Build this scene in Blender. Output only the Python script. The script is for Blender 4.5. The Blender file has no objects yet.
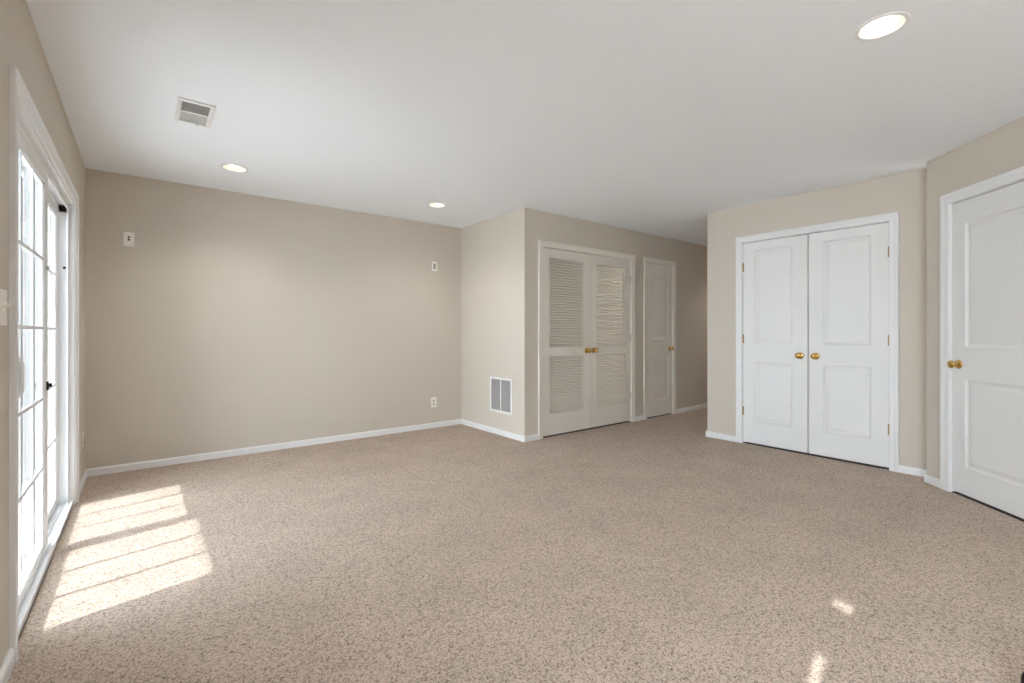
import bpy, bmesh, math
from math import sin, cos, pi, radians as R
from mathutils import Matrix, Vector

S = bpy.context.scene
COL = S.collection

# ------------------------------------------------------------------ camera
F_PX, YAW, CAM_H, HORIZON = 469.5, 0.6648, 1.145, 331.94
cam = bpy.data.cameras.new('camera')
cam.sensor_width = 36.0
cam.lens = F_PX / 1024 * 36.0
cam.shift_y = -(341.5 - HORIZON) / 1024
cam.clip_start = 0.02
camera = bpy.data.objects.new('camera', cam)
camera.location = (0, 0, CAM_H)
camera.rotation_euler = (pi / 2, 0, -YAW)
COL.objects.link(camera)
S.camera = camera

# ------------------------------------------------------------------ sky, sun, added fill light, exposure
world = bpy.data.worlds.new('sky')
S.world = world
world.use_nodes = True
wn = world.node_tree
bg = wn.nodes['Background']
bg.inputs['Color'].default_value = (0.84, 0.94, 1.06, 1)
bg.inputs['Strength'].default_value = 10.0

sun = bpy.data.lights.new('sun', 'SUN')
sun.energy = 5.0
sun.angle = R(0.53)
sun.color = (1.0, 1.0, 1.0)
sun_ob = bpy.data.objects.new('sun', sun)
SUN_DIR = Vector((1.0, 0.20, -0.66)).normalized()
sun_ob.rotation_euler = SUN_DIR.to_track_quat('-Z', 'Y').to_euler()
sun_ob.location = (-6, 0, 6)
COL.objects.link(sun_ob)

def area_light(name, loc, rot, sx, sy, power, color):
    l = bpy.data.lights.new(name, 'AREA')
    l.shape = 'RECTANGLE'
    l.size, l.size_y, l.energy, l.color = sx, sy, power, color
    o = bpy.data.objects.new(name, l)
    o.location, o.rotation_euler = loc, rot
    COL.objects.link(o)
    return o
# added fill lamp in the unseen left-wall window, beside and behind the camera
area_light('side_fill_lamp', (-0.43, -1.35, 1.25), (0, R(-90), 0), 1.4, 1.4, 14.0, (0.86, 0.94, 1.0))

S.view_settings.view_transform = 'Standard'
S.view_settings.look = 'None'
S.view_settings.gamma = 1.0
S.view_settings.use_curve_mapping = False
S.view_settings.exposure = 0.60
try:
    S.cycles.diffuse_bounces = 8
    S.cycles.max_bounces = 14
    S.cycles.transparent_max_bounces = 12
    S.cycles.use_denoising = True
    S.cycles.sample_clamp_indirect = 6.0
except Exception:
    pass

# ------------------------------------------------------------------ materials
def mat(name, color, rough=0.6, metal=0.0, spec=0.4):
    m = bpy.data.materials.new(name)
    m.use_nodes = True
    b = m.node_tree.nodes['Principled BSDF']
    b.inputs['Base Color'].default_value = (*color, 1)
    b.inputs['Roughness'].default_value = rough
    b.inputs['Metallic'].default_value = metal
    b.inputs['Specular IOR Level'].default_value = spec
    return m

def bump(m, scale, strength, dist=0.002, detail=3.0):
    nt = m.node_tree
    tc = nt.nodes.new('ShaderNodeTexCoord')
    nz = nt.nodes.new('ShaderNodeTexNoise')
    nz.inputs['Scale'].default_value = scale
    nz.inputs['Detail'].default_value = detail
    bp = nt.nodes.new('ShaderNodeBump')
    bp.inputs['Strength'].default_value = strength
    bp.inputs['Distance'].default_value = dist
    nt.links.new(tc.outputs['Object'], nz.inputs['Vector'])
    nt.links.new(nz.outputs['Fac'], bp.inputs['Height'])
    nt.links.new(bp.outputs['Normal'], nt.nodes['Principled BSDF'].inputs['Normal'])
    return m

M_WALL = bump(mat('beige_wall_paint', (0.615, 0.56, 0.485), 0.75, spec=0.25), 160, 0.12)
M_CEIL = bump(mat('white_ceiling_paint', (0.89, 0.92, 0.955), 0.9, spec=0.15), 120, 0.12)
M_TRIM = mat('white_trim_paint', (0.82, 0.82, 0.82), 0.40)
M_DOOR = bump(mat('white_door_paint', (0.80, 0.80, 0.79), 0.42), 60, 0.04)
M_OFFW = bump(mat('warm_off_white', (0.79, 0.745, 0.675), 0.42), 60, 0.04)  # warmer, slightly darker tone for the louvered and narrow doors and their casings
M_VINYL = mat('white_vinyl', (0.85, 0.86, 0.87), 0.35)
M_BRASS = mat('polished_brass', (0.62, 0.40, 0.13), 0.22, 1.0)
M_HINGE = mat('aged_brass', (0.42, 0.29, 0.14), 0.38, 1.0)
M_NICKEL = mat('dull_nickel', (0.45, 0.43, 0.40), 0.35, 1.0)
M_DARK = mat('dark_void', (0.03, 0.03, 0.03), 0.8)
M_BLACK = mat('black_plastic', (0.012, 0.012, 0.012), 0.5)
M_PLATE = mat('ivory_plastic', (0.88, 0.85, 0.79), 0.35)
M_RECEPT = mat('pale_grey_plastic', (0.62, 0.60, 0.57), 0.4)
M_GREY = mat('grey_plastic', (0.36, 0.36, 0.34), 0.5)
M_VENT = mat('white_enamel_metal', (0.84, 0.84, 0.83), 0.4)
M_DUCT = mat('grey_duct_metal', (0.30, 0.29, 0.28), 0.6)
M_CONCRETE = bump(mat('pale_concrete', (0.82, 0.81, 0.79), 0.9), 40, 0.2)
M_FENCE = mat('grey_fence_paint', (0.11, 0.11, 0.11), 0.6)
M_BAFFLE = mat('white_baffle', (0.72, 0.68, 0.60), 0.6)

def carpet_material():
    m = mat('beige_carpet', (0.45, 0.36, 0.29), 0.95, spec=0.05)
    nt = m.node_tree
    L, N = nt.links, nt.nodes
    b = N['Principled BSDF']
    tc = N.new('ShaderNodeTexCoord')
    # tufts: every yarn end has its own shade
    tuft = N.new('ShaderNodeTexVoronoi')
    tuft.inputs['Scale'].default_value = 215
    L.new(tc.outputs['Object'], tuft.inputs['Vector'])
    sep = N.new('ShaderNodeSeparateColor')
    L.new(tuft.outputs['Color'], sep.inputs['Color'])
    clump = N.new('ShaderNodeTexNoise')
    clump.inputs['Scale'].default_value = 60
    clump.inputs['Detail'].default_value = 3.0
    clump.inputs['Roughness'].default_value = 0.7
    L.new(tc.outputs['Object'], clump.inputs['Vector'])
    spread = N.new('ShaderNodeMapRange')
    spread.inputs['From Min'].default_value, spread.inputs['From Max'].default_value = 0.28, 0.66
    L.new(clump.outputs['Fac'], spread.inputs['Value'])
    blend = N.new('ShaderNodeMix')
    blend.inputs['Factor'].default_value = 0.26
    L.new(sep.outputs['Red'], blend.inputs['A'])
    L.new(spread.outputs['Result'], blend.inputs['B'])
    rp = N.new('ShaderNodeValToRGB')
    e = rp.color_ramp.elements
    e[0].position, e[0].color = 0.10, (0.17, 0.133, 0.105, 1)
    e[1].position, e[1].color = 0.85, (0.625, 0.515, 0.435, 1)
    mid = rp.color_ramp.elements.new(0.42)
    mid.color = (0.48, 0.39, 0.322, 1)
    L.new(blend.outputs['Result'], rp.inputs['Fac'])
    # soft trodden patches, a few tens of centimetres across
    big = N.new('ShaderNodeTexNoise')
    big.inputs['Scale'].default_value = 3.0
    big.inputs['Detail'].default_value = 2.0
    L.new(tc.outputs['Object'], big.inputs['Vector'])
    mr = N.new('ShaderNodeMapRange')
    mr.inputs['From Min'].default_value, mr.inputs['From Max'].default_value = 0.3, 0.7
    mr.inputs['To Min'].default_value, mr.inputs['To Max'].default_value = 0.94, 1.05
    L.new(big.outputs['Fac'], mr.inputs['Value'])
    mx = N.new('ShaderNodeVectorMath')
    mx.operation = 'SCALE'
    L.new(rp.outputs['Color'], mx.inputs[0])
    L.new(mr.outputs['Result'], mx.inputs['Scale'])
    L.new(mx.outputs['Vector'], b.inputs['Base Color'])
    bp = N.new('ShaderNodeBump')
    bp.inputs['Strength'].default_value = 0.35
    bp.inputs['Distance'].default_value = 0.006
    L.new(blend.outputs['Result'], bp.inputs['Height'])
    L.new(bp.outputs['Normal'], b.inputs['Normal'])
    return m
M_CARPET = carpet_material()

def glass_material():
    m = bpy.data.materials.new('window_glass')
    m.use_nodes = True
    nt = m.node_tree
    N, L = nt.nodes, nt.links
    N.clear()
    out = N.new('ShaderNodeOutputMaterial')
    tr = N.new('ShaderNodeBsdfTransparent')
    tr.inputs['Color'].default_value = (0.97, 0.98, 0.975, 1)
    gl = N.new('ShaderNodeBsdfGlossy')
    gl.inputs['Roughness'].default_value = 0.0
    lw = N.new('ShaderNodeLayerWeight')
    lw.inputs['Blend'].default_value = 0.5
    pw = N.new('ShaderNodeMath'); pw.operation = 'POWER'; pw.inputs[1].default_value = 5.0
    sc = N.new('ShaderNodeMath'); sc.operation = 'MULTIPLY_ADD'
    sc.inputs[1].default_value, sc.inputs[2].default_value = 0.9, 0.04
    mix = N.new('ShaderNodeMixShader')
    L.new(lw.outputs['Facing'], pw.inputs[0])
    L.new(pw.outputs[0], sc.inputs[0])
    L.new(sc.outputs[0], mix.inputs['Fac'])
    L.new(tr.outputs[0], mix.inputs[1])
    L.new(gl.outputs[0], mix.inputs[2])
    L.new(mix.outputs[0], out.inputs['Surface'])
    return m
M_GLASS = glass_material()

def emissive(name, color, strength):
    m = mat(name, (0.9, 0.9, 0.88), 0.4)
    b = m.node_tree.nodes['Principled BSDF']
    b.inputs['Emission Color'].default_value = (*color, 1)
    b.inputs['Emission Strength'].default_value = strength
    return m
M_BULB = emissive('lit_bulb', (1.0, 0.96, 0.88), 2.2)

# ------------------------------------------------------------------ mesh helpers
def box(bm, x0, x1, y0, y1, z0, z1, rx=0.0):
    m = Matrix.Translation(((x0 + x1) / 2, (y0 + y1) / 2, (z0 + z1) / 2)) @ Matrix.Rotation(rx, 4, 'X') \
        @ Matrix.Diagonal((abs(x1 - x0), abs(y1 - y0), abs(z1 - z0), 1))
    return bmesh.ops.create_cube(bm, size=1.0, matrix=m)['verts']

def bbox_bevel(bm, *a, w=0.003, seg=2, rx=0.0):
    vs = box(bm, *a, rx=rx)
    es = {e for v in vs for e in v.link_edges}
    bmesh.ops.bevel(bm, geom=list(es), offset=w, segments=seg, affect='EDGES', profile=0.5)

def lathe(bm, profile, center, axis='-Y', seg=28):
    """profile: (radius, distance along axis) pairs"""
    rings = []
    for r, d in profile:
        ring = []
        for k in range(seg):
            a = 2 * pi * k / seg
            u, w = r * cos(a), r * sin(a)
            if axis == '-Y':
                p = (center[0] + u, center[1] - d, center[2] + w)
            elif axis == 'Z':
                p = (center[0] + u, center[1] + w, center[2] + d)
            ring.append(bm.verts.new(p))
        rings.append(ring)
    for a, b in zip(rings, rings[1:]):
        for k in range(seg):
            bm.faces.new((a[k], a[(k + 1) % seg], b[(k + 1) % seg], b[k]))
    for ring in (rings[0], rings[-1]):
        try:
            bm.faces.new(ring)
        except ValueError:
            pass

def obj(name, bm, material, parent=None, smooth=False):
    bmesh.ops.remove_doubles(bm, verts=bm.verts, dist=1e-6)
    bmesh.ops.recalc_face_normals(bm, faces=bm.faces)
    me = bpy.data.meshes.new(name)
    bm.to_mesh(me)
    bm.free()
    me.materials.append(material)
    if smooth:
        for p in me.polygons:
            p.use_smooth = True
        try:
            me.set_sharp_from_angle(angle=R(38))
        except Exception:
            pass
    o = bpy.data.objects.new(name, me)
    COL.objects.link(o)
    if parent:
        o.parent = parent
    return o

def tag(o, label=None, cat=None, group=None, kind=None):
    for k, v in (('label', label), ('category', cat), ('group', group), ('kind', kind)):
        if v:
            o[k] = v
    return o

def empty(name, loc, rz=0.0):
    o = bpy.data.objects.new(name, None)
    o.location = loc
    o.rotation_euler = (0, 0, rz)
    o.empty_display_size = 0.1
    COL.objects.link(o)
    return o

def copy_tree(o, parent=None):
    c = o.copy()
    COL.objects.link(c)
    if parent:
        c.parent = parent
    for ch in list(o.children):
        copy_tree(ch, c)
    return c

def carve(o, cutters):
    """cut the given bmeshes out of o's own mesh, leaving plain geometry"""
    bpy.context.view_layer.update()
    tmp = []
    for bm in cutters:
        bmesh.ops.recalc_face_normals(bm, faces=bm.faces)
        me = bpy.data.meshes.new('cut')
        bm.to_mesh(me)
        bm.free()
        c = bpy.data.objects.new('cut', me)
        COL.objects.link(c)
        c.matrix_world = o.matrix_world
        md = o.modifiers.new('b', 'BOOLEAN')
        md.operation, md.solver, md.object = 'DIFFERENCE', 'EXACT', c
        tmp.append(c)
    bpy.context.view_layer.update()
    dg = bpy.context.evaluated_depsgraph_get()
    new = bpy.data.meshes.new_from_object(o.evaluated_get(dg))
    o.modifiers.clear()
    o.data = new
    for c in tmp:
        bpy.data.objects.remove(c)

# Every wall has its own frame: x runs right as one faces it, y runs into the wall, z up.
H = 2.44
XL, YB, XC, YC, XD, YD = -0.365, 5.0035, 3.1195, 3.7668, 4.8563, 2.7265
PX, PY = 4.704, 0.868                       # corner where the angled wall begins
YF = -3.0                                   # wall behind the camera
ANG = 1.30                                  # length of the angled wall
QX, QY = PX - ANG / 2**.5, PY - ANG / 2**.5
HALL_END = 8.2
BB = 0.060                                  # visible baseboard height

def frame_of(wall):
    return {
        'back': ((XL, YB, 0), 0.0), 'hall': ((XC, YC, 0), 0.0),
        'side': ((XC, YB, 0), -pi / 2), 'closet': ((XD, YD, 0), -pi / 2),
        'angled': ((PX, PY, 0), -3 * pi / 4), 'left': ((XL, 0, 0), pi / 2),
        'right': ((QX, QY, 0), -pi / 2), 'front': ((QX, YF, 0), pi),
    }[wall]

def on_wall(name, wall, x, z=0.0, depth=0.0):
    (ox, oy, oz), rz = frame_of(wall)
    return empty(name, (ox + x * cos(rz) - depth * sin(rz), oy + x * sin(rz) + depth * cos(rz), oz + z), rz)

def wall_mesh(name, wall, x0, x1, openings=(), thick=0.14, z1=H, label='', backs=True):
    (ox, oy, oz), rz = frame_of(wall)
    bm = bmesh.new()
    box(bm, x0, x1, 0, thick, -0.02, z1)
    o = obj(name, bm, M_WALL)
    o.location, o.rotation_euler = (ox, oy, oz), (0, 0, rz)
    tag(o, label, 'wall', None, 'structure')
    cs = []
    for a, b, c, d in openings:
        k = bmesh.new()
        box(k, a, b, -0.1, thick + 0.1, c, d)
        cs.append(k)
    if cs:
        carve(o, cs)
    return o

# ------------------------------------------------------------------ floor and ceiling
bm = bmesh.new()
box(bm, XL - 0.02, HALL_END + 0.1, YF - 0.1, YB + 0.1, -0.12, 0.0)
floor = tag(obj('floor', bm, M_CARPET), 'wall-to-wall speckled beige carpet across the empty room', 'floor', None, 'structure')

LIGHTS = [(0.563, 4.271), (2.353, 4.242), (2.462, 0.601), (7.30, 3.22), (0.563, 0.601)]
bm = bmesh.new()
box(bm, XL - 0.16, HALL_END + 0.15, YF - 0.15, YB + 0.15, H, H + 0.20)
ceiling = tag(obj('ceiling', bm, M_CEIL), 'flat smooth white ceiling with recessed lights', 'ceiling', None, 'structure')
cuts = []
for lx, ly in LIGHTS:
    k = bmesh.new()
    bmesh.ops.create_cone(k, cap_ends=True, segments=48, radius1=0.083, radius2=0.083, depth=0.30,
                          matrix=Matrix.Translation((lx, ly, H + 0.03)))
    cuts.append(k)
carve(ceiling, cuts)

# ------------------------------------------------------------------ walls
SL0, SL1, SLT = 2.395, 4.25, 2.0            # sliding door opening along the left wall
LD0, LD1 = 3.367 - XC, 4.882 - XC           # louvered closet opening along the hall wall
ND0, ND1 = 5.195 - XC, 5.795 - XC           # narrow door
DD0, DD1 = YD - 2.346, YD - 1.130           # double closet opening
AD0, AD1 = 0.222, 0.985                     # door in the angled wall
DT = 2.065                                  # door opening height

wall_mesh('wall_left', 'left', YF - 0.14, YB + 0.14, [(SL0, SL1, 0.0, SLT), (-0.10, 0.50, 0.75, 2.0), (-2.10, -0.60, 0.50, 2.0)],
          label='beige wall on the left holding the sliding glass door')
wall_mesh('wall_back', 'back', -0.14, XC - XL, label='plain beige wall across the far end of the room')
wall_mesh('wall_side', 'side', 0.0, YB - YC, label='short beige wall with the return air grille')
wall_mesh('wall_hall', 'hall', 0.14, HALL_END - XC, [(LD0, LD1, -0.03, DT), (ND0, ND1, -0.03, DT)],
          label='beige wall holding the louvered doors and the narrow door')
wall_mesh('wall_closet', 'closet', 0.0, YD - PY + 0.02, [(DD0, DD1, -0.03, DT)],
          label='beige wall holding the white double closet doors')
wall_mesh('wall_angled', 'angled', 0.0, ANG, [(AD0, AD1, -0.03, DT)],
          label='angled beige wall holding the single white door')
wall_mesh('wall_right', 'right', 0.0, QY - YF, label='beige wall beyond the angled door')
wall_mesh('wall_front', 'front', -0.14, QX - XL + 0.14,
          label='beige wall behind the viewer')
def shell(name, x0, x1, y0, y1, label):
    k = bmesh.new()
    box(k, x0, x1, y0, y1, -0.02, H)
    return tag(obj(name, k, M_WALL), label, 'wall', None, 'structure')
shell('wall_passage', XD + 0.14, HALL_END, YD - 0.14, YD, 'beige side of the hallway past the closet corner')
shell('wall_end', HALL_END, HALL_END + 0.1, YD - 0.14, YC + 0.2, 'beige end of the hallway')
# closet interiors behind the doors
for nm, x0, x1, y0, y1, lb in (('wall_cupboard', XC + 0.14, 6.2, YC + 0.55, YC + 0.60, 'back of the closet behind the louvered doors'),
                               ('wall_recess', XD + 0.55, XD + 0.60, 0.2, YD - 0.14, 'back of the closet behind the double doors')):
    shell(nm, x0, x1, y0, y1, lb)
(ox, oy, oz), rz = frame_of('angled')
k = bmesh.new()
box(k, 0.05, ANG - 0.05, 0.50, 0.55, -0.02, H)
o = tag(obj('wall_store', k, M_WALL), 'back of the room behind the angled door', 'wall', None, 'structure')
o.location, o.rotation_euler = (ox, oy, oz), (0, 0, rz)

# ------------------------------------------------------------------ baseboards
def baseboard(name, wall, runs, label, h=BB, t=0.014):
    (ox, oy, oz), rz = frame_of(wall)
    bm = bmesh.new()
    prof = [(0.0, 0.0), (-t, 0.0), (-t, h - 0.014), (-t + 0.003, h - 0.006), (-0.005, h), (0.0, h)]
    for a, b in runs:
        A = [bm.verts.new((a, y, z)) for y, z in prof]
        B = [bm.verts.new((b, y, z)) for y, z in prof]
        n = len(prof)
        for i in range(n):
            bm.faces.new((A[i], A[(i + 1) % n], B[(i + 1) % n], B[i]))
        bm.faces.new(A)
        bm.faces.new(B[::-1])
    o = obj(name, bm, M_TRIM)
    o.location, o.rotation_euler = (ox, oy, oz), (0, 0, rz)
    return tag(o, label, 'baseboard', None, 'structure')
CW = 0.062                                  # casing width
baseboard('baseboard_left', 'left', [(YF, SL0 - CW), (SL1 + CW, YB)], 'short white baseboard between the sliding door and the far corner')
baseboard('baseboard_back', 'back', [(0, XC - XL)], 'long white baseboard along the far wall')
baseboard('baseboard_side', 'side', [(0, YB - YC + 0.014)], 'white baseboard under the return air grille')
baseboard('baseboard_hall', 'hall', [(0.0, LD0 - CW), (LD1 + CW, ND0 - CW), (ND1 + CW, HALL_END - XC)],
          'white baseboard along the wall of the louvered doors')
baseboard('baseboard_closet', 'closet', [(-0.014, DD0 - CW), (DD1 + CW, YD - PY)], 'white baseboard either side of the double closet doors')
baseboard('baseboard_angled', 'angled', [(-0.006, AD0 - CW - 0.01), (AD1 + CW + 0.01, ANG)], 'white baseboard beside the angled door')
k = bmesh.new()
box(k, XD, HALL_END, YD, YD + 0.014, 0, BB)
tag(obj('baseboard_passage', k, M_TRIM), 'white baseboard on the hidden side of the hallway', 'baseboard', None, 'structure')
k = bmesh.new()
box(k, PX, XD, PY, PY + 0.014, 0, BB)
tag(obj('baseboard_return', k, M_TRIM), 'tiny white baseboard return at the angled corner', 'baseboard', None, 'structure')

# ------------------------------------------------------------------ door casings and jambs
def casing_bm(bm, x0, x1, z1, w=CW, t=0.018):
    prof = [(0.0, 0.0), (0.0, -0.011), (0.006, -0.013), (w * .55, -0.0145), (w * .68, -t), (w - 0.004, -t), (w, -t + 0.004), (w, 0.0)]
    def path(a):
        return [(x0 - a, 0.0), (x0 - a, z1 + a), (x1 + a, z1 + a), (x1 + a, 0.0)]
    rows = [[bm.verts.new((px, d, pz)) for px, pz in path(a)] for a, d in prof]
    for r0, r1 in zip(rows, rows[1:]):
        for i in range(3):
            bm.faces.new((r0[i], r0[i + 1], r1[i + 1], r1[i]))
    for i in (0, 3):
        bm.faces.new([r[i] for r in rows])

def jamb_bm(bm, x0, x1, z1, depth=0.14, t=0.018, stop=0.052):
    """lining of the opening plus the stop the leaf shuts against"""
    # the lining sits just inside the wall's cut
    box(bm, x0, x0 + 0.004, 0.0, depth, 0, z1)
    box(bm, x1 - 0.004, x1, 0.0, depth, 0, z1)
    box(bm, x0, x1, 0.0, depth, z1 - 0.004, z1)
    box(bm, x0 + 0.004, x0 + 0.016, stop, stop + 0.03, 0, z1)
    box(bm, x1 - 0.016, x1 - 0.004, stop, stop + 0.03, 0, z1)
    box(bm, x0 + 0.004, x1 - 0.004, stop, stop + 0.03, z1 - 0.016, z1 - 0.004)

def door_trim(name, wall, x0, x1, label, w=CW, z1=DT, material=None):
    (ox, oy, oz), rz = frame_of(wall)
    bm = bmesh.new()
    casing_bm(bm, x0 - 0.0, x1 + 0.0, z1, w)
    jamb_bm(bm, x0, x1, z1)
    o = obj(name, bm, material or M_TRIM)
    o.location, o.rotation_euler = (ox, oy, oz), (0, 0, rz)
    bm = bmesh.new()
    box(bm, x0 + 0.004, x1 - 0.004, 0.010, 0.14, -0.004, 0.005)  # dark strip puts the shade of the gap into colour
    obj('gap_shade', bm, M_DARK, o)['label'] = 'dark strip painted in for the shade under the door'
    return tag(o, label, 'door casing', None, 'structure')
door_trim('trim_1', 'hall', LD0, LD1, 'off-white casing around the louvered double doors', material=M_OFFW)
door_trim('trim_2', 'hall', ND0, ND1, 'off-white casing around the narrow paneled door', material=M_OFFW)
door_trim('trim_3', 'closet', DD0, DD1, 'white casing around the white double closet doors')
door_trim('trim_4', 'angled', AD0, AD1, 'white casing around the single door in the angled wall', CW + 0.010)

# ------------------------------------------------------------------ door leaves
GAP_B = 0.018
def panel_leaf_bm(W, z0, z1, panels, t=0.035):
    """molded panel leaf, front at y=0, panels = (x0, x1, z0, z1) with one shared x range"""
    bm = bmesh.new()
    px0, px1 = panels[0][0], panels[0][1]
    xs = [0, px0, px1, W]
    zs = [z0]
    for p in panels:
        zs += [p[2], p[3]]
    zs.append(z1)
    def quad(pts):
        bm.faces.new([bm.verts.new(p) for p in pts])
    holes = {(1, 1 + 2 * i) for i in range(len(panels))}
    for i in range(3):
        for j in range(len(zs) - 1):
            if (i, j) in holes:
                continue
            quad([(xs[i], 0, zs[j]), (xs[i + 1], 0, zs[j]), (xs[i + 1], 0, zs[j + 1]), (xs[i], 0, zs[j + 1])])
    steps = [(0, 0), (0.004, 0.004), (0.012, 0.009), (0.018, 0.010), (0.024, 0.010), (0.046, 0.0035), (0.050, 0.003)]
    for a, b, c, d in panels:
        for (i0, y0), (i1, y1) in zip(steps, steps[1:]):
            r0 = [(a + i0, y0, c + i0), (b - i0, y0, c + i0), (b - i0, y0, d - i0), (a + i0, y0, d - i0)]
            r1 = [(a + i1, y1, c + i1), (b - i1, y1, c + i1), (b - i1, y1, d - i1), (a + i1, y1, d - i1)]
            for k in range(4):
                quad([r0[k], r0[(k + 1) % 4], r1[(k + 1) % 4], r1[k]])
        quad(r1)
    quad([(0, t, z0), (W, t, z0), (W, t, z1), (0, t, z1)])
    quad([(0, 0, z0), (0, t, z0), (0, t, z1), (0, 0, z1)])
    quad([(W, 0, z0), (W, t, z0), (W, t, z1), (W, 0, z1)])
    quad([(0, 0, z0), (W, 0, z0), (W, t, z0), (0, t, z0)])
    quad([(0, 0, z1), (W, 0, z1), (W, t, z1), (0, t, z1)])
    return bm

def add_knob(parent, x, z, deep=0.0):
    bm = bmesh.new()
    lathe(bm, [(0.0005, 0.0), (0.031, 0.0), (0.032, 0.004), (0.027, 0.009), (0.014, 0.011), (0.011, 0.014), (0.010, 0.026),
               (0.013, 0.030), (0.022, 0.035), (0.0272, 0.043), (0.0280, 0.050), (0.0250, 0.057), (0.017, 0.0615), (0.0005, 0.063)],
          (x, 0, z))
    k = obj('knob', bm, M_BRASS, parent, smooth=True)
    k['label'] = 'round brass knob'
    return k

def add_hinge(parent, x, z, side, material=None):
    """knuckle standing proud of the gap and the edge of its leaf plate"""
    bm = bmesh.new()
    for i in range(5):
        lathe(bm, [(0.0005, 0), (0.0055, 0.0005), (0.0055, 0.0167), (0.0005, 0.0172)], (x, -0.004, z - 0.044 + i * 0.0176), 'Z', 12)
    lathe(bm, [(0.0005, 0), (0.004, 0.001), (0.003, 0.006), (0.0005, 0.007)], (x, -0.004, z + 0.044), 'Z', 12)
    box(bm, x - 0.001, x + side * 0.010, -0.0008, 0.004, z - 0.044, z + 0.044)
    h = obj('hinge', bm, material or M_HINGE, parent, smooth=True)
    h['label'] = 'small brass hinge'
    return h

LEAF_D = 0.008                              # leaf face set back from the wall plane
Z1 = DT - 0.010
def place_leaf(name, wall, x, label, group=None):
    e = on_wall(name, wall, x, 0.0, LEAF_D)
    tag(e, label, 'door', group, 'structure')
    return e

# louvered closet doors
def louver_leaf(name, x, W, lx0, lx1, knob_x, hinge_left, label, group):
    e = place_leaf(name, 'hall', x, label, group)
    t = 0.032
    U0, U1, V0, V1 = 0.976, 1.952, 0.252, 0.876
    bm = bmesh.new()
    box(bm, 0, lx0, 0, t, GAP_B, Z1)
    box(bm, lx1, W, 0, t, GAP_B, Z1)
    for a, b in ((GAP_B, V0), (V1, U0), (U1, Z1)):
        box(bm, lx0, lx1, 0, t, a, b)
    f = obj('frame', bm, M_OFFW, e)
    for a, b in ((V0, V1), (U0, U1)):
        bm = bmesh.new()
        n = round((b - a) / 0.0293)
        p = (b - a) / n
        for i in range(n):
            zc = a + (i + 0.5) * p
            box(bm, lx0 - 0.002, lx1 + 0.002, 0.0160 - 0.0140, 0.0160 + 0.0140, zc - 0.003, zc + 0.003, rx=R(38))
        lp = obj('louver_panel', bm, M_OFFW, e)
        bm = bmesh.new()                     # square bead framing the louvers
        w, d = 0.008, -0.002
        for q in ((lx0 - w, lx0, a - w, b + w), (lx1, lx1 + w, a - w, b + w), (lx0, lx1, a - w, a), (lx0, lx1, b, b + w)):
            box(bm, q[0], q[1], d, 0.004, q[2], q[3])
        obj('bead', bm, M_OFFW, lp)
    add_knob(e, knob_x, 0.928)
    hx, sd = (-0.002, 1) if hinge_left else (W + 0.002, -1)
    for z in (1.81, 1.075, 0.335):
        add_hinge(e, hx, z, sd, M_HINGE if hinge_left else M_NICKEL)
    return e
lw = (LD1 - LD0 - 0.018) / 2
louver_leaf('door_1', LD0 + 0.006, lw, 3.476 - 3.371, 4.004 - 3.371, lw - 0.058, True,
            'left louvered off-white closet door, hinged beside the return air grille wall', 'louvered closet doors')
louver_leaf('door_2', LD0 + 0.012 + lw, lw, 4.240 - 4.126, 4.776 - 4.126, 0.050, False,
            'right louvered off-white closet door, hinged next to the narrow paneled door', 'louvered closet doors')

# narrow two-panel door
W3 = ND1 - ND0 - 0.008
e = place_leaf('door_3', 'hall', ND0 + 0.004, 'narrow off-white two-panel door right of the louvered doors, at the hallway')
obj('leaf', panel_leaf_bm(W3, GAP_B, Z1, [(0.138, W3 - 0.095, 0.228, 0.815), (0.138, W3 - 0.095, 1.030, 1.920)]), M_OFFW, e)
add_knob(e, W3 - 0.058, 0.915)
for z in (1.81, 1.075, 0.335):
    add_hinge(e, -0.002, z, 1, M_NICKEL)

# double closet doors
W4 = (DD1 - DD0 - 0.027) / 2
def closet_leaf(name, x, knob_x, hinge_left, label, p0, p1):
    e = place_leaf(name, 'closet', x, label, 'white double closet doors')
    obj('leaf', panel_leaf_bm(W4, GAP_B, Z1, [(p0, p1, 0.235, 0.845), (p0, p1, 1.030, 1.970)]), M_DOOR, e)
    add_knob(e, knob_x, 0.922)
    hx, sd = (-0.002, 1) if hinge_left else (W4 + 0.002, -1)
    for z in (1.81, 1.075, 0.335):
        add_hinge(e, hx, z, sd)
    bm = bmesh.new()                         # ball catch on the top edge
    cx = W4 - 0.075 if hinge_left else 0.075
    box(bm, cx - 0.030, cx + 0.030, 0.001, 0.028, Z1, Z1 + 0.003)
    lathe(bm, [(0.007, 0.0), (0.006, 0.004), (0.002, 0.0058)], (cx, 0.016, Z1 + 0.002), 'Z', 12)
    obj('ball_catch', bm, M_DARK, e)
    return e
closet_leaf('door_4', DD0 + 0.006, W4 - 0.060, True, 'left leaf of the white two-panel double closet doors', 0.113, W4 - 0.128)
closet_leaf('door_5', DD0 + 0.021 + W4, 0.056, False, 'right leaf of the white two-panel double closet doors', 0.115, W4 - 0.122)

# single door in the angled wall
W6 = AD1 - AD0 - 0.008
e = place_leaf('door_6', 'angled', AD0 + 0.004, 'single white two-panel door in the angled wall')
obj('leaf', panel_leaf_bm(W6, GAP_B, Z1, [(0.112, W6 - 0.112, 0.205, 0.815), (0.112, W6 - 0.112, 1.040, 1.905)]), M_DOOR, e)
add_knob(e, 0.060, 0.917)
for z in (1.81, 1.075, 0.335):
    add_hinge(e, W6 + 0.002, z, -1)

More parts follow.
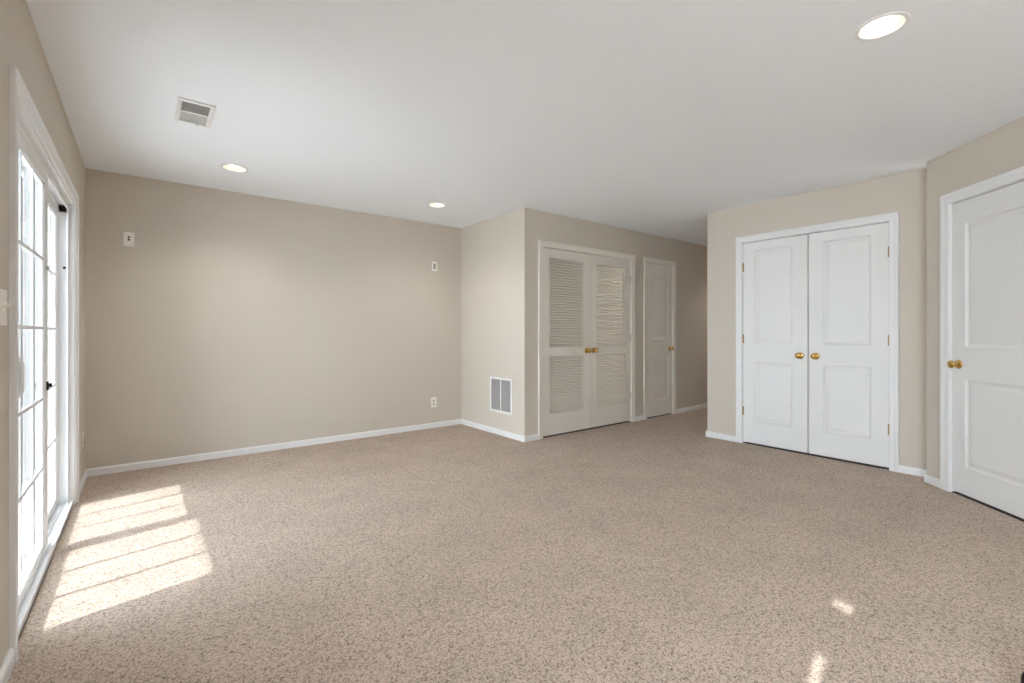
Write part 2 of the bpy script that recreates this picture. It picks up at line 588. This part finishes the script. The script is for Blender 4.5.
# ------------------------------------------------------------------ sliding glass door in the left wall
(ox, oy, oz), rz = frame_of('left')
bm = bmesh.new()
casing_bm(bm, SL0, SL1, SLT, 0.062, 0.020)
box(bm, SL0, SL0 + 0.012, 0.0, 0.14, 0, SLT)              # wood lining
box(bm, SL1 - 0.012, SL1, 0.0, 0.14, 0, SLT)
box(bm, SL0, SL1, 0.0, 0.14, SLT - 0.012, SLT)
o = tag(obj('trim_5', bm, M_TRIM), 'white casing around the sliding glass door', 'door casing', None, 'structure')
o.location, o.rotation_euler = (ox, oy, oz), (0, 0, rz)

bm = bmesh.new()                                          # vinyl frame: side channels, head track, sill track
for a, b in ((SL0 + 0.012, SL0 + 0.024), (SL1 - 0.024, SL1 - 0.012)):
    box(bm, a, b, 0.028, 0.135, 0.0, SLT - 0.012)
for y in (0.030, 0.073, 0.112):
    box(bm, SL0 + 0.024, SL0 + 0.036, y - 0.003, y + 0.003, 0.02, SLT - 0.024)
    box(bm, SL1 - 0.036, SL1 - 0.024, y - 0.003, y + 0.003, 0.02, SLT - 0.024)
    box(bm, SL0 + 0.024, SL1 - 0.024, y - 0.003, y + 0.003, SLT - 0.05, SLT - 0.024)
box(bm, SL0 + 0.012, SL1 - 0.012, 0.028, 0.135, SLT - 0.026, SLT - 0.012)
box(bm, SL0 + 0.012, SL1 - 0.012, 0.004, 0.150, 0.0, 0.018)
box(bm, SL0 + 0.012, SL1 - 0.012, 0.004, 0.012, 0.018, 0.030)
for y in (0.030, 0.052, 0.073, 0.090, 0.112):
    box(bm, SL0 + 0.024, SL1 - 0.024, y - 0.0025, y + 0.0025, 0.018, 0.032)
o = tag(obj('trim_6', bm, M_VINYL), 'white vinyl track frame of the sliding glass door', 'door frame', None, 'structure')
o.location, o.rotation_euler = (ox, oy, oz), (0, 0, rz)

def slider_panel(name, x0, x1, face, sl, sr, label):
    """glazed panel: x0..x1 along the wall, sl / sr = stile widths"""
    e = on_wall(name, 'left', x0, 0.0, face)
    tag(e, label, 'sliding door', 'sliding glass door panels', 'structure')
    W, t = x1 - x0, 0.036
    zb, zt = 0.033, SLT - 0.034
    gb, gt = 0.057, 1.900
    bm = bmesh.new()
    bbox_bevel(bm, 0, sl, 0, t, zb, zt, w=0.004)
    bbox_bevel(bm, W - sr, W, 0, t, zb, zt, w=0.004)
    bbox_bevel(bm, sl - .003, W - sr + .003, 0.001, t - .001, zb, gb, w=0.004)
    bbox_bevel(bm, sl - .003, W - sr + .003, 0.001, t - .001, gt, zt, w=0.004)
    for a, b in ((sl, sl + .008), (W - sr - .008, W - sr)):            # glazing bead
        box(bm, a, b, 0.008, t - 0.008, gb, gt)
    box(bm, sl, W - sr, 0.008, t - 0.008, gb, gb + .008)
    box(bm, sl, W - sr, 0.008, t - 0.008, gt - .008, gt)
    obj('frame', bm, M_VINYL, e)
    bm = bmesh.new()
    box(bm, sl - 0.002, W - sr + 0.002, t / 2 - 0.003, t / 2 + 0.003, gb - 0.004, gt + 0.004)
    obj('pane', bm, M_GLASS, e)['label'] = 'clear glass pane'
    bm = bmesh.new()
    gw = W - sr - sl
    for i in (1, 2):
        x = sl + gw * i / 3
        box(bm, x - 0.0095, x + 0.0095, 0.0045, t / 2 - 0.0032, gb, gt)
        box(bm, x - 0.0095, x + 0.0095, t / 2 + 0.0032, t - 0.0045, gb, gt)
    for z in (0.459, 0.808, 1.165, 1.512):
        box(bm, sl, W - sr, 0.005, t / 2 - 0.0032, z - 0.0075, z + 0.0075)
        box(bm, sl, W - sr, t / 2 + 0.0032, t - 0.005, z - 0.0075, z + 0.0075)
    obj('muntin_grid', bm, M_VINYL, e)
    return e, W
nx0 = SL0 + 0.028
near, NW = slider_panel('door_7', nx0, 3.425, 0.030, 2.500 - nx0, 0.088,
                        'inner sliding glass panel nearer the viewer, with a white pull handle')
far, FW = slider_panel('door_8', 3.362, SL1 - 0.023, 0.076, 0.072, 0.039,
                       'outer glass panel of the sliding door, toward the far corner')
bm = bmesh.new()                                          # white D pull on the near stile
zc, n = 0.980, 14
hx = 0.030
for s0, s1 in zip(range(n), range(1, n + 1)):
    def pt(k):
        a = pi * k / n
        return Vector((hx, -0.040 * min(1.0, 1.25 * sin(a)), zc - 0.085 * cos(a)))
    p, q = pt(s0), pt(s1)
    d = (q - p)
    m = Matrix.Translation((p + q) / 2) @ d.to_track_quat('Z', 'X').to_matrix().to_4x4()
    bmesh.ops.create_cone(bm, cap_ends=True, segments=14, radius1=0.0105, radius2=0.0105, depth=d.length * 1.12, matrix=m)
bbox_bevel(bm, hx - 0.018, hx + 0.018, -0.005, 0.001, zc - 0.105, zc + 0.105, w=0.002)
obj('pull_handle', bm, M_VINYL, near, smooth=True)['label'] = 'white curved pull handle'
bm = bmesh.new()                                          # thumb latch on the meeting stile
bbox_bevel(bm, NW - 0.055, NW - 0.030, -0.008, 0.001, 0.845, 0.890, w=0.002)
bbox_bevel(bm, NW - 0.047, NW - 0.038, -0.020, -0.006, 0.860, 0.880, w=0.002)
obj('latch', bm, M_BLACK, near)['label'] = 'small black latch'
bm = bmesh.new()
bbox_bevel(bm, NW - 0.050, NW - 0.036, -0.010, 0.001, 1.466, 1.486, w=0.002)
obj('stop_bolt', bm, M_GREY, near)['label'] = 'small grey stop bolt'
# black bracket and bolt on the far jamb of the slider
e = on_wall('track_bracket', 'left', SL1 - 0.012, 1.925, 0.0)
tag(e, 'small black metal bracket at the top of the far sliding door jamb', 'bracket')
bm = bmesh.new()
bbox_bevel(bm, -0.012, 0.001, 0.030, 0.072, 0.000, 0.050, w=0.002)
bbox_bevel(bm, -0.030, -0.010, 0.032, 0.044, 0.006, 0.044, w=0.002)
bbox_bevel(bm, -0.030, -0.010, 0.058, 0.070, 0.006, 0.044, w=0.002)
obj('bracket_plate', bm, M_BLACK, e)
e = on_wall('lock_bolt', 'left', SL1 - 0.012, 1.565, 0.045)
tag(e, 'tiny black bolt on the white sliding door jamb below the bracket', 'bolt')
bm = bmesh.new()
bmesh.ops.create_cone(bm, cap_ends=True, segments=16, radius1=0.011, radius2=0.008, depth=0.014,
                      matrix=Matrix.Translation((-0.006, 0, 0)) @ Matrix.Rotation(-pi / 2, 4, 'Y'))
obj('bolt_head', bm, M_BLACK, e, smooth=True)

# ------------------------------------------------------------------ unseen windows added beside and behind the viewer
def simple_window(name, wall, x0, x1, z0, z1, label):
    e = on_wall(name, wall, x0, z0, 0.0)
    tag(e, label, 'window', None, 'structure')
    W, Hh = x1 - x0, z1 - z0
    bm = bmesh.new()
    w = 0.05
    for q in ((0, w, 0, Hh), (W - w, W, 0, Hh), (w, W - w, 0, w), (w, W - w, Hh - w, Hh), (W / 2 - .02, W / 2 + .02, w, Hh - w)):
        box(bm, q[0], q[1], 0.03, 0.10, q[2], q[3])
    box(bm, -0.05, W + 0.05, -0.03, 0.03, -0.03, 0.0)
    obj('window_frame', bm, M_VINYL, e)
    return e, W, Hh
e, W, Hh = simple_window('window_1', 'left', -2.10, -0.60, 0.50, 2.0, 'unseen wide white window added in the left wall around the fill lamp')
bm = bmesh.new()
box(bm, 0.05, W - 0.05, 0.088, 0.094, 0.05, Hh - 0.05)
obj('pane', bm, M_GLASS, e)
# unseen shuttered window added beside the viewer, its slits shaped to throw sun spots
e = on_wall('window_2', 'left', -0.10, 0.75, 0.0)
tag(e, 'unseen shuttered window added in the left wall to throw the sun spots', 'window', None, 'structure')
bm = bmesh.new()
box(bm, 0.0, 0.60, 0.05, 0.062, 0.0, 1.25)
sh = obj('shutter', bm, M_TRIM, e)
bpy.context.view_layer.update()
def slot(x0, x1, z0, z1):
    k = bmesh.new()
    box(k, x0 + 0.10, x1 + 0.10, 0.0, 0.12, z0 - 0.75, z1 - 0.75)
    return k
SLITS = [(0.156, 0.188, 0.95, 1.525), (0.114, 0.178, 1.764, 1.818), (-0.045, -0.029, 1.808, 1.820)]
carve(sh, [slot(*q) for q in SLITS])

# ------------------------------------------------------------------ recessed ceiling lights
def downlight(lx, ly, label, power=13.0):
    e = empty('ceiling_light', (lx, ly, H))
    tag(e, label, 'ceiling light', 'recessed ceiling lights')
    bm = bmesh.new()
    lathe(bm, [(0.0785, 0.004), (0.0785, -0.0035), (0.084, -0.005), (0.094, -0.0035), (0.097, 0.0), (0.083, 0.001)], (0, 0, 0), 'Z', 48)
    for f in [f for f in bm.faces if len(f.verts) > 8]:
        bm.faces.remove(f)
    obj('trim_ring', bm, M_VENT, e, smooth=True)
    bm = bmesh.new()
    lathe(bm, [(0.0800, 0.0005), (0.0775, 0.012), (0.070, 0.045), (0.062, 0.078), (0.060, 0.082), (0.0815, 0.082)], (0, 0, 0), 'Z', 48)
    for f in [f for f in bm.faces if len(f.verts) > 8]:
        bm.faces.remove(f)
    obj('baffle', bm, M_BAFFLE, e, smooth=True)
    bm = bmesh.new()
    lathe(bm, [(0.0005, 0.014), (0.020, 0.016), (0.036, 0.023), (0.045, 0.036), (0.045, 0.048), (0.030, 0.078), (0.0005, 0.081)], (0, 0, 0), 'Z', 40)
    obj('bulb', bm, M_BULB, e, smooth=True)['label'] = 'glowing white bulb face'
    l = bpy.data.lights.new('downlight', 'SPOT')
    l.energy, l.color = power, (1.0, 0.972, 0.94)
    l.spot_size, l.spot_blend, l.shadow_soft_size = R(126), 0.8, 0.012
    lo = bpy.data.objects.new('lamp', l)
    lo.location = (lx, ly, H + 0.003)
    COL.objects.link(lo)
    return e
downlight(*LIGHTS[0], 'small lit recessed ceiling light beyond the ceiling vent, near the far wall', 15.0)
downlight(*LIGHTS[1], 'small lit recessed ceiling light over the corner by the short wall')
downlight(*LIGHTS[2], 'large lit recessed ceiling light nearest the viewer, above the closet side')

downlight(*LIGHTS[3], 'lit recessed ceiling light in the hallway, past the closet corner', 24.0)
downlight(*LIGHTS[4], 'lit recessed ceiling light above the viewer, by the sliding door', 24.0)

# ------------------------------------------------------------------ ceiling supply vent
e = empty('ceiling_vent', (0.235, 3.338, H))
tag(e, 'white metal two-bank air vent set in the ceiling', 'vent')
VW, VL = 0.090, 0.174
bm = bmesh.new()
iw, il = 0.066, 0.148
for q in ((-VW, -iw, -VL, VL), (iw, VW, -VL, VL), (-iw, iw, -VL, -il), (-iw, iw, il, VL), (-iw, iw, -0.008, 0.008)):
    bbox_bevel(bm, q[0], q[1], q[2], q[3], -0.010, 0.0, w=0.002)
obj('flange', bm, M_VENT, e)
bm = bmesh.new()
box(bm, -iw, iw, -il, il, -0.0012, 0.0)
obj('duct_opening', bm, M_DUCT, e)['label'] = 'grey opening behind the slats'
for sgn in (-1, 1):
    bm = bmesh.new()
    n = 9
    for i in range(n):
        y = sgn * (0.016 + i * 0.0148)
        box(bm, -iw, iw, y - 0.0052, y + 0.0052, -0.0062, -0.0052, rx=R(6) if sgn > 0 else R(38))
    obj('slat_bank', bm, M_VENT, e)
bm = bmesh.new()
bbox_bevel(bm, 0.018, 0.030, VL - 0.030, VL - 0.004, -0.018, -0.008, w=0.002)
obj('damper_lever', bm, M_VENT, e)

# ------------------------------------------------------------------ return air grille on the short wall
gx0, gx1, gz0, gz1 = YB - 4.378, YB - 3.972, 0.248, 0.640
e = on_wall('return_grille', 'side', (gx0 + gx1) / 2, gz0, 0.0)
tag(e, 'white framed return air grille low on the short wall', 'vent')
gw, gh, b = (gx1 - gx0) / 2, gz1 - gz0, 0.026
bm = bmesh.new()
for q in ((-gw, -gw + b, 0, gh), (gw - b, gw, 0, gh), (-gw + b, gw - b, 0, b), (-gw + b, gw - b, gh - b, gh), (-0.008, 0.008, b, gh - b)):
    bbox_bevel(bm, q[0], q[1], -0.010, 0.0, q[2], q[3], w=0.003)
obj('grille_frame', bm, M_VENT, e)
bm = bmesh.new()
box(bm, -gw + b, gw - b, -0.0012, 0.0, b, gh - b)
obj('filter_mesh', bm, M_DUCT, e)['label'] = 'grey filter behind the slats'
M_SLAT = mat('grey_enamel_slats', (0.52, 0.50, 0.48), 0.5)
for x0, x1 in ((-gw + b, -0.008), (0.008, gw - b)):
    bm = bmesh.new()
    n = 26
    for i in range(n):
        z = b + (i + 0.5) * (gh - 2 * b) / n
        box(bm, x0, x1, -0.0085, -0.0025, z - 0.0007, z + 0.0007, rx=R(35))
    obj('slat_bank', bm, M_SLAT, e)

# ------------------------------------------------------------------ wall plates, outlets, switch
def plate_bm(w, h, t=0.006):
    bm = bmesh.new()
    bbox_bevel(bm, -w / 2, w / 2, -t, 0.0, -h / 2, h / 2, w=0.0025)
    return bm

def outlet(name, wall, x, z, label):
    e = on_wall(name, wall, x, z)
    tag(e, label, 'outlet', 'white wall outlets')
    obj('cover_plate', plate_bm(0.074, 0.118), M_PLATE, e)
    for dz in (-0.0205, 0.0205):
        bm = bmesh.new()
        bbox_bevel(bm, -0.0165, 0.0165, -0.0085, -0.005, dz - 0.0145, dz + 0.0145, w=0.0012)
        s = obj("receptacle", bm, M_RECEPT, e)
        s['label'] = 'greyish receptacle face'
        bm = bmesh.new()
        box(bm, -0.0078, -0.0050, -0.0092, -0.0083, dz - 0.004, dz + 0.007)
        box(bm, 0.0050, 0.0078, -0.0092, -0.0083, dz - 0.003, dz + 0.006)
        box(bm, -0.0025, 0.0025, -0.0092, -0.0083, dz - 0.011, dz - 0.006)
        obj('slots', bm, M_BLACK, s)
    return e
outlet('wall_outlet', 'back', 2.728 - XL, 0.302, 'ivory duplex outlet low on the far wall near its right end')
outlet('wall_outlet', 'left', 4.80, 0.325, 'ivory outlet low on the left wall between sliding door and far corner')

e = on_wall('wall_jack', 'back', -0.0975 - XL, 1.910)
tag(e, 'ivory plate with two dark jacks high on the far wall at its left', 'wall plate')
obj('cover_plate', plate_bm(0.072, 0.116), M_PLATE, e)
for dz in (-0.004, 0.017):
    bm = bmesh.new()
    lathe(bm, [(0.0005, 0.0), (0.0078, 0.0), (0.0078, 0.006), (0.005, 0.007), (0.0005, 0.007)], (0, -0.005, dz), '-Y', 16)
    obj('jack', bm, M_DARK, e, smooth=True)['label'] = 'dark round jack'

e = on_wall('wall_control', 'back', 2.738 - XL, 1.931)
tag(e, 'small ivory plate with a grey rocker high on the far wall near its right end', 'wall plate')
obj('cover_plate', plate_bm(0.072, 0.112), M_PLATE, e)
bm = bmesh.new()
bbox_bevel(bm, -0.0165, 0.0165, -0.0085, -0.005, -0.033, 0.033, w=0.0012)
obj('rocker', bm, M_GREY, e)['label'] = 'grey rocker'

e = on_wall('light_switch', 'left', 2.216, 1.225)
tag(e, 'ivory toggle light switch on the left wall before the sliding door', 'switch')
obj('cover_plate', plate_bm(0.114, 0.118), M_PLATE, e)
for sx in (-0.023, 0.023):
    bm = bmesh.new()
    bbox_bevel(bm, sx - 0.005, sx + 0.005, -0.009, -0.004, -0.012, 0.012, w=0.001)
    bbox_bevel(bm, sx - 0.0045, sx + 0.0045, -0.026, -0.006, -0.001, 0.009, w=0.0015, rx=R(-18))
    obj('toggle', bm, M_PLATE, e)

# ------------------------------------------------------------------ black case at the lower right
e = empty('camera_case', (2.212, 0.104, 0.0), R(-28))
tag(e, 'black rounded case on the carpet at the right edge of the view', 'case')
bm = bmesh.new()
bmesh.ops.create_uvsphere(bm, u_segments=28, v_segments=18, radius=1.0)
for v in bm.verts:
    x, y, z = v.co
    f = lambda a, p: math.copysign(abs(a) ** p, a)
    v.co = (0.085 * f(x, 0.6), 0.055 * f(y, 0.6), 0.045 + 0.045 * f(z, 0.6))
obj('case_shell', bm, M_BLACK, e, smooth=True)
bm = bmesh.new()
box(bm, -0.088, 0.088, -0.0015, 0.0015, 0.052, 0.056)
obj('zip', bm, M_GREY, e)

# ------------------------------------------------------------------ outside the sliding door
bm = bmesh.new()
box(bm, -14.0, XL - 0.145, -8, 14, -0.25, -0.06)
tag(obj('ground', bm, M_CONCRETE), 'pale concrete patio outside the sliding glass door', 'patio', None, 'structure')
def fence(y, label, length):
    e = empty('privacy_fence', (-0.56, y, -0.06))
    tag(e, label, 'fence', 'patio fences')
    bm = bmesh.new()
    for i in range(int(length / 0.105)):
        x1 = -i * 0.105
        bbox_bevel(bm, x1 - 0.100, x1, 0, 0.022, 0.05, 2.35, w=0.004, seg=1)
    obj('board_panel', bm, M_FENCE, e)
    bm = bmesh.new()
    for z in (0.25, 1.0, 1.75):
        box(bm, -length, 0, 0.022, 0.06, z, z + 0.09)
    obj('rails', bm, M_FENCE, e)
fence(4.95, 'grey vertical board fence outside, beyond the far end of the sliding door', 2.1)
fence(1.80, 'unseen grey board fence added before the near end of the sliding door to block skylight', 1.9)  # added out of view to keep skylight off the outer panel's stile
# upper balcony over the patio, its edge shades all but the foot of the glass
DECK_X = -0.41 - (2.55 - 0.44) / 0.66
bm = bmesh.new()
box(bm, DECK_X, XL - 0.145, 1.0, 9.0, 2.55, 2.75)
n = 24
for i in range(n):
    x0 = DECK_X + 0.02 + i * (XL - 0.145 - DECK_X - 0.04) / n
    box(bm, x0, x0 + 0.11, 1.02, 8.98, 2.535, 2.55)
tag(obj('roof_balcony', bm, M_VINYL), 'white underside of the balcony above the patio', 'balcony', None, 'structure')
